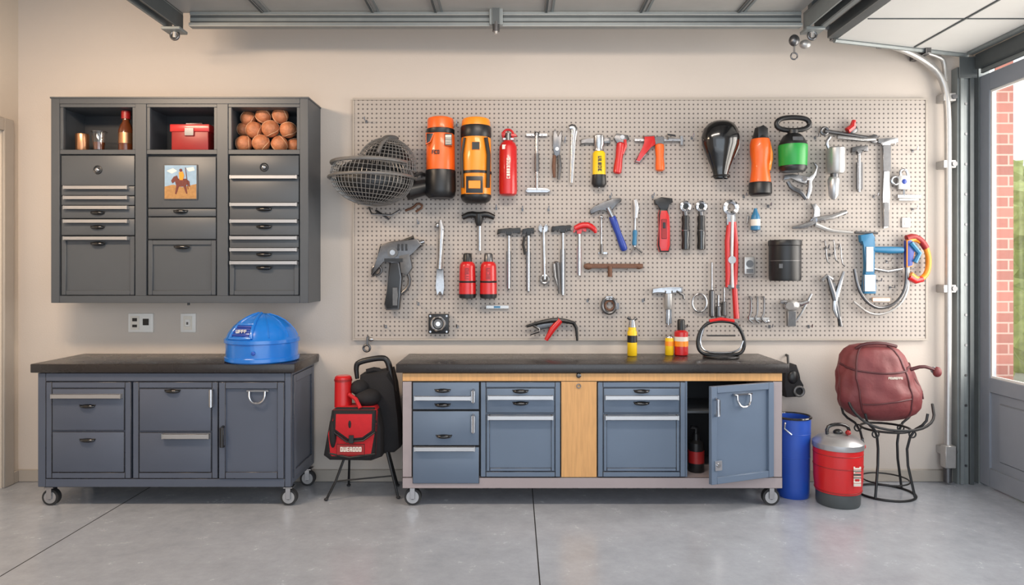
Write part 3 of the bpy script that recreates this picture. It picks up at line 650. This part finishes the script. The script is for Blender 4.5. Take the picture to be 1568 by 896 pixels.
for (u,vt,vb,l,r_,hm,nm) in((779,350,440,762,797,'black','tack_hammer'),(809,350,444,800,818,'black','brick_hammer'),(862,346,450,845,874,'black','claw_hammer')):
    b=hammer(nm,u,vt,vb,l,r_,hm,'steel'); b.poly([(u-3.6,vt+35),(u+3.6,vt+35),(u+3,vb),(u,vb+4),(u-3,vb)],-.063,-.047,'dsteel',.6)
    if u==809: b.tube([(803,362),(801,374),(804,390)],2,'black',8)
    b.done()
b=wrench('combination_wrench',832,349,834,428,2.8,8); b.done()
b=B('chisel'); b.tube([(853,402),(855,425),(856,450)],[4,3,1.2],'dsteel',8); b.tube([(848,404),(850,424),(856,444)],[3,2.4,1],'steel',8); b.ball(852,404,-.055,5,4,.012,'dsteel',10); b.peg(852,409); b.done()
b=hammer('red_claw_hammer',887,347,420,879,898,'red','steel'); b.tube([(880,350),(890,345),(902,345),(911,352),(912,357)],[4,5,5,4,2],'red',10,smooth=1); b.box(884,378,890,419,-.063,-.047,'dsteel',.001); b.done()
b=B('claw_hammer'); b.poly([(903,322),(912,314),(924,311),(936,304),(950,303),(952,308),(942,313),(938,322),(931,326),(926,320),(916,321),(905,329)],-.07,-.042,'dsteel',1.2); b.tube([(931,318),(938,332)],4,'steel',10); grip(b,937,330,957,384,5.5,'hblue'); b.peg(944,315); b.peg(920,324); b.done()
b=B('scratch_awl'); shaft(b,921,332,921,376,1.6); b.tube([(921,374),(921,389)],[2,3],'dsteel',8); b.box(917,386,930,389,-.06,-.05,'steel',0); b.ball(921,332,-.055,3,3,.01,'steel',10); b.peg(926,335); b.done()
b=B('screwdriver'); b.tube([(972,306),(974,318),(973,334)],[4,5,3.6],'alu',10); shaft(b,973,332,972,378,2.2); grip(b,973,352,972,376,3.6,'tblue'); b.tube([(966,388,-.055),(972,378,-.055),(984,387,-.055)],1.6,'steel',6); b.peg(979,322); b.done()
b=B('utility_knife',-.08); y=-.075
b.poly([(1002,306),(1012,302),(1029,304),(1030,310),(1023,313),(1022,322),(1010,322),(1008,314),(1003,313)],y-.02,y+.02,'black',1.2); b.poly([(1010,321),(1022,321),(1024,332),(1025,350),(1027,376),(1024,386),(1010,386),(1007,376),(1009,350),(1008,330)],y-.022,y+.02,'red',2); b.box(1012,336,1020,366,y-.027,y-.02,'dred',.002); b.box(1014,341,1018,350,y-.03,y-.027,'black',.001); b.tube([(1016,330,-.05),(1016,330,-.031)],5,'dsteel',8); b.done()
for u in(1050,1074):
    b=B('socket_ratchet'); b.ring(u,316,-.064,6.5,2.8,'chrome',20); b.disc(u,316,-.052,-.070,5,'black',16); b.tube([(u-1,324,-.064),(u,332,-.064)],4,'dsteel',10); grip(b,u,330,u,354,6,'black',-.064); grip(b,u,352,u,383,6.4,'gblack',-.064); b.ring(u,353,-.064,6.2,1,'chrome',16,axis='z'); b.peg(u,322); b.done()
b=B('bolt_cutter',-.08); y=-.075
b.ring(1119,318,y,9,4,'chrome',24); b.box(1112,326,1126,345,y-.014,y+.014,'steel',.003)
b.tube([(1117,340,y),(1114,370,y),(1115,420,y),(1114,440,y)],[3.6,4,4,3],'red',10); b.tube([(1124,340,y),(1127,370,y),(1127,400,y),(1125,440,y),(1128,488,y)],[3.6,3.6,4,4,4.4],'red',10); b.tube([(1121,330,y-.01),(1120,390,y-.01),(1121,440,y-.01)],2.6,'galv',8)
b.disc(1120,398,y-.01,y-.022,6,'chrome',16); b.box(1114,436,1132,442,y-.016,y+.01,'dsteel',.002); b.peg(1113,330); b.peg(1126,330); b.done()
b=B('blue_glue_bottle'); b.lathe(1157,-.067,[(319,0),(319,2),(325,3.5),(330,6),(336,7),(352,7),(354,0)],'tblue',14); b.lathe(1157,-.067,[(336,7.3),(346,7.3)],'cream',14); b.peg(1157,356,-.08); b.tube([(1148,330,-.04),(1146,342,-.04)],1.4,'steel',6); b.done()
b=B('black_canister',-.14); y=-.15
b.lathe(1201,y,[(370,0),(370,22),(368,23.5),(370,24.5),(376,24.5),(377,23.5),(426,23.5),(430,22.5),(430,0)],'black',32); b.lathe(1201,y,[(399,23.8),(400,23.8)],'gunm',32); b.box(1184,404,1190,411,y-.093,y-.07,'dsteel',.001); b.tube([(1201,390,-.05),(1201,390,-.031)],8,'dsteel',8); b.tube([(1201,420,-.05),(1201,420,-.031)],8,'dsteel',8); b.done()
b=B('tape_measure'); b.box(1140,393,1156,420,-.07,-.035,'galv',.006,2); b.disc(1148,404,-.07,-.076,5.5,'dsteel',16); b.box(1143,412,1153,418,-.074,-.068,'dsteel',.001); b.done()
b=B('wall_socket'); b.box(1385,333,1398,348,-.042,-.031,'white',.002); b.box(1388,336,1395,345,-.045,-.042,'cream',.001); b.done()
b=B('long_nose_pliers'); b.poly([(1240,338),(1247,332),(1248,322),(1243,313),(1250,311),(1256,320),(1256,332),(1252,341),(1244,346)],-.066,-.046,'steel',.8); b.tube([(1245,341),(1228,347),(1213,349)],[4,4,2],'steel',8); b.tube([(1250,336),(1275,332),(1296,324)],[4,4,3],'steel',8); b.tube([(1248,344),(1270,353),(1290,355),(1306,356)],[4,3,2.4,1.6],'galv',8,smooth=1); b.disc(1248,338,-.066,-.073,4,'chrome',12); b.ball(1292,326,-.055,6,4,.012,'dsteel',10); b.peg(1262,340); b.peg(1236,350); b.done()
b=B('pipe_tee_handle'); b.box(895,404,985,411,-.065,-.047,'rust',.003); b.tube([(934,408),(934,424)],3.4,'rust',10); b.ball(901,408,-.056,7,5,.014,'rust',12); b.ball(979,408,-.056,6,4.4,.014,'rust',12); b.peg(920,413); b.peg(960,413); b.done()
b=B('hacksaw',-.08); y=-.07
b.poly([(1317,360),(1336,357),(1340,364),(1337,372),(1336,420),(1342,440),(1341,450),(1323,450),(1322,438),(1325,410),(1324,376),(1318,370)],y-.018,y+.018,'tblue',2); b.box(1325,378,1336,416,y-.024,y-.018,'galv',.001); b.box(1322,420,1340,447,y-.024,y+.0,'alu',.004)
b.tube([(1336,382,y),(1365,383,y),(1383,383,y)],[4.5,5.5,5],'tblue',12); b.tube([(1338,412,y),(1360,416,y),(1383,412,y)],2.4,'steel',8); b.tube([(1310,356,y),(1345,357,y)],2,'dsteel',8); b.peg(1330,376,-.06); b.peg(1365,390,-.06); b.done()
b=B('coiled_hose',-.08); y=-.08
b.tube([(1388,372,y),(1400,364,y),(1416,374,y),(1423,396,y),(1420,420,y),(1406,430,y),(1394,420,y)],4.2,'amber',10,smooth=2); b.tube([(1388,365,y),(1398,362,y),(1410,368,y),(1418,380,y)],5,'dred',10,smooth=1); b.tube([(1412,427,y),(1402,430,y),(1392,424,y)],5,'red',10); b.poly([(1386,368),(1394,366),(1400,380),(1396,408),(1386,410)],y-.02,y+.015,'hblue',1.5); b.tube([(1392,372,y-.02),(1405,388,y-.02),(1398,402,y-.02)],4,'tblue',8)
b.tube([(1388,405,y),(1388,440,y),(1372,465,y-.01),(1345,474,y-.01),(1322,462,y-.03),(1310,440,y-.03),(1306,412,y-.02)],2.4,'dsteel',8,smooth=2); b.tube([(1392,408,y+.01),(1392,450,y+.01),(1368,478,y+.01),(1335,484,y+.01),(1308,462,y+.01)],1.8,'galv',8,smooth=2); b.box(1335,456,1362,462,y-.01,y+.01,'galv',.002); b.peg(1380,462,-.08); b.peg(1400,412,-.08); b.done()

# lower tools
b=B('pliers'); b.tube([(1268,424),(1276,450),(1288,500)],[3,4.4,2.4],'dsteel',8); b.tube([(1292,416),(1284,440),(1276,470),(1282,486)],[2.4,4,4,2],'steel',8,smooth=1); b.tube([(1258,430),(1266,422),(1274,428)],3,'steel',8); b.disc(1276,438,-.05,-.068,5,'dsteel',14); b.tube([(1282,455),(1286,499)],[3.4,2.6],'black',8); b.peg(1284,430); b.done()
b=hammer('steel_mallet',1024,441,496,1000,1046,'steel','steel'); b.lathe(1024,-.062,[(450,6),(470,6),(474,4)],'galv',14); b.box(1020,474,1029,496,-.064,-.046,'dsteel',.002); b.tube([(1036,446),(1046,452),(1047,458)],1.8,'dsteel',6); b.done()
for u0,vt,vb in((1091,402,486),(1110,440,484),(1101,452,486)):
    b=B('screwdriver'); shaft(b,u0,vt,u0,(vt+vb)/2+4,1.7); grip(b,u0,(vt+vb)/2,u0,vb,4.2,'dsteel' if u0%2 else 'gunm'); b.peg(u0+5,(vt+vb)/2-3); b.done()
b=B('steel_ring'); b.ring(1072,464,-.055,11,1.6,'steel',24,Rv=14); b.peg(1070,452); b.done()
b=B('hook_set')
for u0 in(1150,1160,1170):
    b.tube([(u0,455,-.032),(u0,455,-.07),(u0,480,-.07),(u0-5,488,-.08),(u0+2,494,-.08)],1.7,'steel',6,smooth=1)
b.box(1146,486,1178,490,-.068,-.055,'galv',.001); b.ball(1175,492,-.06,5,3.4,.012,'steel',10); b.done()
b=B('pressure_valve',-.07); b.ball(1212,468,-.075,12,9,.035,'galv',18); b.disc(1206,468,-.09,-.112,6,'chrome',18); b.box(1205,476,1218,500,-.085,-.06,'dsteel',.003); b.tube([(1195,462,-.07),(1226,466,-.07),(1238,462,-.065)],[3,4,3],'steel',8); b.tube([(1218,494,-.065),(1228,480,-.06),(1244,450,-.055)],1.8,'steel',8); b.peg(1212,480,-.06); b.done()
b=B('hose_clamp'); b.ring(933,468,-.06,10.5,2.6,'dsteel',24,Rv=12); b.ring(934,468,-.055,7,1.6,'rust',20); b.box(928,454,938,459,-.07,-.05,'steel',.001); b.box(942,464,948,474,-.07,-.05,'dsteel',.001); b.peg(933,458); b.done()
b=B('square_gauge'); b.box(656,481,687,511,-.07,-.032,'black',.004,2); b.ring(671,496,-.071,10,2.2,'chrome',24); b.disc(671,496,-.07,-.078,7,'gunm',20); b.disc(671,496,-.078,-.082,3.4,'chrome',14)
for u0,v0 in((659,484),(684,484),(659,508),(684,508)): b.disc(u0,v0,-.07,-.073,1.6,'steel',8)
b.done()
b=B('small_level'); b.box(744,468,779,473,-.05,-.032,'galv',.001); b.box(756,469,766,472,-.052,-.05,'tblue',0); b.done()
b=B('glass_cutter'); b.tube([(806,500),(826,494),(850,490),(868,492),(882,496),(884,522)],[2,3,4,3.4,3,1.6],'black',8,smooth=1); b.tube([(858,490),(846,504),(836,521)],[5,5,3],'red',10); b.tube([(812,496),(830,506),(812,512)],2,'dsteel',6,smooth=1); b.poly([(820,499),(842,488),(858,490),(842,502),(828,505)],-.07,-.045,'dsteel',.8); b.disc(854,492,-.06,-.072,4,'chrome',12); b.peg(840,503); b.peg(868,496); b.done()
b=B('utility_hook',-.05); b.tube([(563,516,-.035),(563,516,-.06),(563,528,-.06)],1.6,'dsteel',6); b.ring(562,533,-.06,5,1.8,'dsteel',16); b.ball(568,520,-.05,4,3,.01,'steel',8); b.done()
b=B('pegboard_hooks',-.05)
for u,v in((560,185),(640,340),(700,190),(760,318),(800,320),(840,320),(865,215),(935,300),(1000,300),(1060,210),(1140,300),(1178,315),(1250,210),(1340,300),(1400,230),(1400,320),(1050,500),(1130,500),(1180,500),(1265,380),(1272,390),(1280,380),(640,465),(590,500),(700,500),(900,460),(985,460),(1240,500),(1360,400),(1345,430),(1365,440)):
    b.tube([(u,v,-.032),(u,v,-.09),(u,v-4,-.095)],1,'chrome',6); b.box(u-1.5,v-2,u+1.5,v+3,-.034,-.0315,'dsteel',0)
for u,v in((1262,370),(1275,368),(1285,374)): b.tube([(u,v,-.034),(u,v,-.07),(u+2,v+30,-.07),(u+6,v+34,-.08)],1.2,'steel',6,smooth=1)
b.done()

# ------------------------------------------------------------------ on the right bench
def can(name,u,vt,base_v,r,body,cap,capf=.3,neck=.5,lab=None):
    dep=(H-zt)*F/(base_v-V0); y=dep-D; b=B(name,y); v0=b.V(zt+.001); h=v0-vt; vc=vt+h*capf
    b.lathe(u,y,[(vc,r*neck),(vc+3,r),(v0-1,r),(v0,r*.9),(v0,0)],body,20); b.lathe(u,y,[(vt,0),(vt,r*neck*.8),(vt+2,r*neck),(vc+.5,r*neck),(vc+1,0)],cap,18)
    if lab: b.lathe(u,y,[(vc+h*.18,r*1.02),(vc+h*.42,r*1.02)],lab,20)
    return b,y
b,y=can('spray_can',968,500,545,7.4,'yellow','yellow',.12,.8,'black'); b.lathe(968,y,[(490,0),(490,4),(501,6)],'steel',14); b.tube([(961,486,y),(968,492,y),(975,487,y)],2.4,'dsteel',8); b.tube([(966,496,y),(966,490,y)],3,'steel',8); b.done()
b,y=can('yellow_can',1025,515,544,6.6,'yellow','chrome',.08,.9,'amber'); b.done()
b,y=can('red_oil_bottle',1043,489,544,10.5,'red','black',.3,.55,'cream'); b.lathe(1043,y,[(522,10.8),(530,10.8)],'amber',20); b.done()
b=B('wire_jack_stand',-.22); y=-.22; v0=b.V(zt+.001)
b.tube([(1086,492,y),(1072,506,y),(1067,525,y),(1072,541,y),(1090,544,y),(1120,544,y),(1137,541,y),(1141,524,y),(1134,504,y),(1122,492,y)],2.6,'black',10,smooth=2,closed=True)
b.tube([(1078,500,y-.004),(1071,522,y-.004),(1076,538,y-.004),(1104,541,y-.004),(1132,538,y-.004),(1138,522,y-.004)],1.5,'chrome',8,smooth=2)
b.tube([(1086,492,y),(1104,489,y),(1124,492,y)],3,'red',8); b.tube([(1083,514,y),(1126,514,y)],1.4,'dsteel',6)
b.lathe(1104,y,[(v0-5,6),(v0-2,22),(v0,22),(v0,0)],'dsteel',20,.6); b.ring(1104,v0-1.6,y,26,1.5,'black',26,axis='z')
b.done()

# ------------------------------------------------------------------ floor items
b=B('backpack_stool',-.3); y=-.3; vf=b.V(0.0)
b.poly([(552,574),(598,566),(604,590),(610,640),(614,684),(604,692),(560,694),(548,690)],-.34,-.15,'blackcloth',7)
b.poly([(512,640),(520,624),(584,622),(590,650),(590,692),(574,698),(512,697),(503,690)],-.44,-.28,'blackcloth',6)
b.poly([(517,622),(524,617),(580,617),(584,624),(584,640),(582,688),(574,694),(516,694),(510,688),(513,655)],-.47,-.30,'redcloth',6)
b.poly([(521,620),(584,620),(583,652),(566,664),(542,666),(520,650)],-.492,-.44,'redcloth',5)
b.tube([(521,651,-.487),(542,666,-.492),(566,664,-.492),(583,652,-.487)],1.3,'black',6); b.box(545,656,552,668,-.5,-.485,'black',.002)
b.ball(520,656,-.45,6,22,.05,'blackcloth'); b.ball(546,640,-.49,2.4,6,.008,'blackcloth',8)
b.box(526,670,567,686,-.478,-.468,'dred',.002); glyphs(b,531,674,563,681,-.478,'cream',7)
b.tube([(514,684,-.465),(545,690,-.475),(582,685,-.465)],1.6,'black',6)
b.tube([(547,580,y),(545,562,y),(549,554,y),(585,547,y),(594,552,y),(599,574,y),(602,600,y)],[3,4,4.5,4.5,4.5,5,5],'black',10,smooth=2)
b.tube([(560,570,y+.03),(575,566,y+.03),(588,574,y+.03),(594,600,y+.03)],4,'blackcloth',10,smooth=1)
b.lathe(529,-.36,[(573,0),(573,10),(575,12.5),(613,13),(620,13),(620,0)],'red',22); b.lathe(529,-.36,[(578,13.4),(581,13.4)],'dred',22); b.ball(553,592,-.34,14,12,.07,'blackcloth'); b.ball(566,606,-.36,20,13,.08,'blackcloth')
b.tube([(540,600,-.40),(552,606,-.43),(560,618,-.46)],3,'redcloth',8)
for pts in([(532,694,-.36),(520,730,-.40),(507,vf-1.5,-.42)],[(594,690,-.34),(604,724,-.37),(613,vf-1.5,-.38)],[(532,694,-.24),(524,vf-1.5,-.12)],[(590,690,-.22),(602,vf-1.5,-.12)]):
    b.tube(pts,1.9,'black',8); q=pts[-1]; b.ball(q[0],vf-2.4,q[2],3.4,2.4,.012,'rubber',10)
b.tube([(520,730,-.40),(604,724,-.37)],1.2,'black',6); b.tube([(532,694,-.3),(594,692,-.3)],2.2,'black',8)
b.done()

b=B('blue_bin',-.36); y=-.31; vf=b.V(0.0)
b.lathe(1219,y,[(vf,0),(vf,22),(vf-3,23.5),(vf-12,24),(640,26),(640,24),(vf-8,21.5),(vf-8,0)],'dblue',36); b.ring(1219,640,y,26,1.9,'gblack',36,axis='z')
for v in(664,700): b.ring(1219,v,y,25.6-(v-640)*.018,.8,'dblue',36,axis='z')
b.tube([(1200,646,y-.08),(1197,654,y-.1),(1206,662,y-.12)],1.5,'chrome',6); b.done()
b=B('red_canister',-.46); y=-.46; vf=b.V(0.0); u=1283
b.lathe(u,y,[(vf,0),(vf,30),(vf-3,31.5),(vf-20,32),(vf-21,33)],'dtrack',36); b.lathe(u,y,[(vf-21,33),(vf-40,35),(vf-75,35.5),(684,35.5)],'red',36); b.lathe(u,y,[(684,36.4),(682,37),(676,37),(674,35),(668,28),(664,14),(663,0)],'alu',36)
for v in(vf-24,vf-60,692): b.ring(u,v,y,35.2 if v<740 else 33.6,.8,'dred',36,axis='z')
b.tube([(u-16,668,y),(u-17,655,y),(u-8,650,y),(u+8,650,y),(u+17,655,y),(u+16,668,y)],2.6,'gblack',10,smooth=1); b.ball(u,662,y,7,5,.03,'black',12)
b.tube([(u+28,678,y),(u+38,672,y),(u+38,688,y)],2,'dsteel',8); b.ball(u+39,684,y,3.6,4.4,.015,'red',10); b.ball(u+10,660,y-.05,4,4,.02,'dred',10)
glyphs(b,u+6,704,u+17,734,y-.153,'cream',6,True)
b.done()

b=B('bag_stool',-.25); y=-.27; vf=b.V(0.0)
b.ring(1353,vf-1.6,y,41,1.8,'black',36,axis='z'); b.ring(1353,vf-22,y,33,1.2,'black',36,axis='z'); b.ring(1353,654,y,34,1.8,'black',32,axis='z')
for a in(.5,2.64,3.9,5.5):
    c,s_=math.cos(a),math.sin(a); k=b.k
    b.tube([(1353+64*c,626,y+64*k*s_*.72),(1353+60*c,640,y+58*k*s_*.8),(1353+36*c,654,y+36*k*s_),(1353+28*c,690,y+28*k*s_),(1353+41*c,vf-2,y+41*k*s_)],1.9,'black',8,smooth=1)
    b.ring(1353+38*c,658,y+36*k*s_,5,1.2,'black',14)
b.tube([(1288,600,y-.05),(1290,625,y-.12),(1312,645,y-.19),(1370,650,y-.21),(1408,638,y-.15),(1418,616,y-.05)],2,'black',8,smooth=2)
stool=b.done()
b=B('maroon_duffel_bag',-.33); y=-.27
def fold(a,v):
    t=(v-527)/118.0; e=math.sin(math.pi*min(1,max(0,t)))
    return 1+(.035*math.sin(5*a+t*4)+.024*math.sin(9*a-t*7)+.015*math.sin(17*a+t*11)+.015*math.sin(t*26+3*math.sin(2*a)))*e
prof0=[(527,4,1340),(528,20,1340),(530.5,32,1340),(536,41,1341),(545,48,1342),(558,53,1344),(572,57,1346),(588,60,1349),(602,63,1352),(615,63,1353),(625,59.5,1354),(634,52,1355),(641,40,1355),(645,22,1355),(646,4,1355)]
prof=[]
for j in range(len(prof0)-1):
    for t in(0,.33,.66): prof.append(tuple(prof0[j][q]*(1-t)+prof0[j+1][q]*t for q in range(3)))
prof.append(prof0[-1])
b.lathe(1350,y,prof,'maroon',96,.62,mod=fold)
k=b.k
def sp(off,v,o=.6):
    for q in range(len(prof)-1):
        if prof[q][0]<=v<=prof[q+1][0]:
            t=(v-prof[q][0])/max(1e-6,prof[q+1][0]-prof[q][0]); rr=prof[q][1]*(1-t)+prof[q+1][1]*t; cu=prof[q][2]; break
    an=-math.pi/2+off; f=fold(an,v); rr=rr*f+o
    return (cu+rr*math.cos(an),v,y+rr*k*math.sin(an)*.62)
def arc(off,mt,r,v0=530,v1=638): b.tube([sp(off,v0+(v1-v0)*j/16) for j in range(17)],r,mt,8)
arc(-.75,'maroond',1.4); arc(.6,'maroond',1.4)
b.tube([sp(-1.45+2.9*j/24,556+13*math.cos(-1.45+2.9*j/24)) for j in range(25)],1.6,'maroond',8)
b.tube([sp(-.7+1.25*j/14,612+4*math.cos(3*j/14)) for j in range(15)],1.2,'maroond',8)
glyphs(b,1348,574,1370,577.5,sp(.15,575,1)[2],'cream',8)
b.tube([(1310,534,y-.06),(1318,526,y-.09),(1345,524,y-.10),(1370,530,y-.08)],2.6,'maroond',8,smooth=1)
b.tube([(1394,566,y-.06),(1410,560,y-.08),(1424,564,y-.08),(1432,568,y-.08)],[3,2.6,2.4,3],'maroond',8,smooth=1); b.ball(1432,569,y-.08,6.5,8,.028,'maroon',14); b.ring(1427,566,y-.08,4,1.2,'dsteel',14)
b.tube([(1401,580,y-.05),(1414,600,y-.04),(1416,612,y-.04)],1.6,'maroond',8)
b.done()
b=B('black_tool_pouch',-.05); b.poly([(1196,560),(1214,557),(1219,572),(1219,588),(1224,598),(1220,605),(1198,606),(1194,590)],-.13,-.005,'blackcloth',4); b.ring(1216,596,-.137,7,2,'gunm',16); b.tube([(1206,558,-.06),(1208,545,-.03),(1208,545,-.002)],2,'black',8); b.ball(1207,575,-.13,8,10,.02,'black',12); b.done()

# ------------------------------------------------------------------ lights
def area(name,loc,rot,sx,sy,e,col):
    l=bpy.data.lights.new(name,'AREA'); l.shape='RECTANGLE'; l.size=sx; l.size_y=sy; l.energy=e; l.color=col
    o=bpy.data.objects.new(name,l); o.location=loc; o.rotation_euler=rot; scene.collection.objects.link(o); return o
area('open_doorway_daylight',(1.0,-6.5,1.6),(math.radians(92),0,math.radians(6)),4.6,2.4,56,(.72,.86,1))
area('added_ceiling_fill',(.6,-5.6,.15),(math.radians(128),0,0),5.5,1.2,26,(.88,.94,1))  # added fill lamp, low behind the camera, to brighten the ceiling panels
area('ceiling_strip_light',(-2.6,-1.8,2.98),(math.radians(26),0,math.radians(-20)),1.0,.2,52,(1,.76,.54))
area('ceiling_strip_light',(.4,-1.9,3.05),(math.radians(24),0,0),1.6,.2,38,(1,.88,.76))
area('window_daylight',(3.75,-1.4,1.9),(0,math.radians(90),0),2.2,2.4,140,(1,.93,.84))
w=bpy.data.worlds.new('sky'); scene.world=w; w.use_nodes=True
bg=w.node_tree.nodes['Background']; bg.inputs[0].default_value=(.88,.94,1,1); bg.inputs[1].default_value=1.5
scene.view_settings.view_transform='Standard'
# ------------------------------------------------------------------ camera
cam=bpy.data.cameras.new('camera'); co=bpy.data.objects.new('camera',cam); scene.collection.objects.link(co)
co.location=(0,-D,H); co.rotation_euler=(math.radians(90),0,0)
cam.sensor_width=36; cam.lens=36*F/1568; cam.shift_x=-4/1568; cam.shift_y=-34/1568; cam.clip_start=.05
scene.camera=co
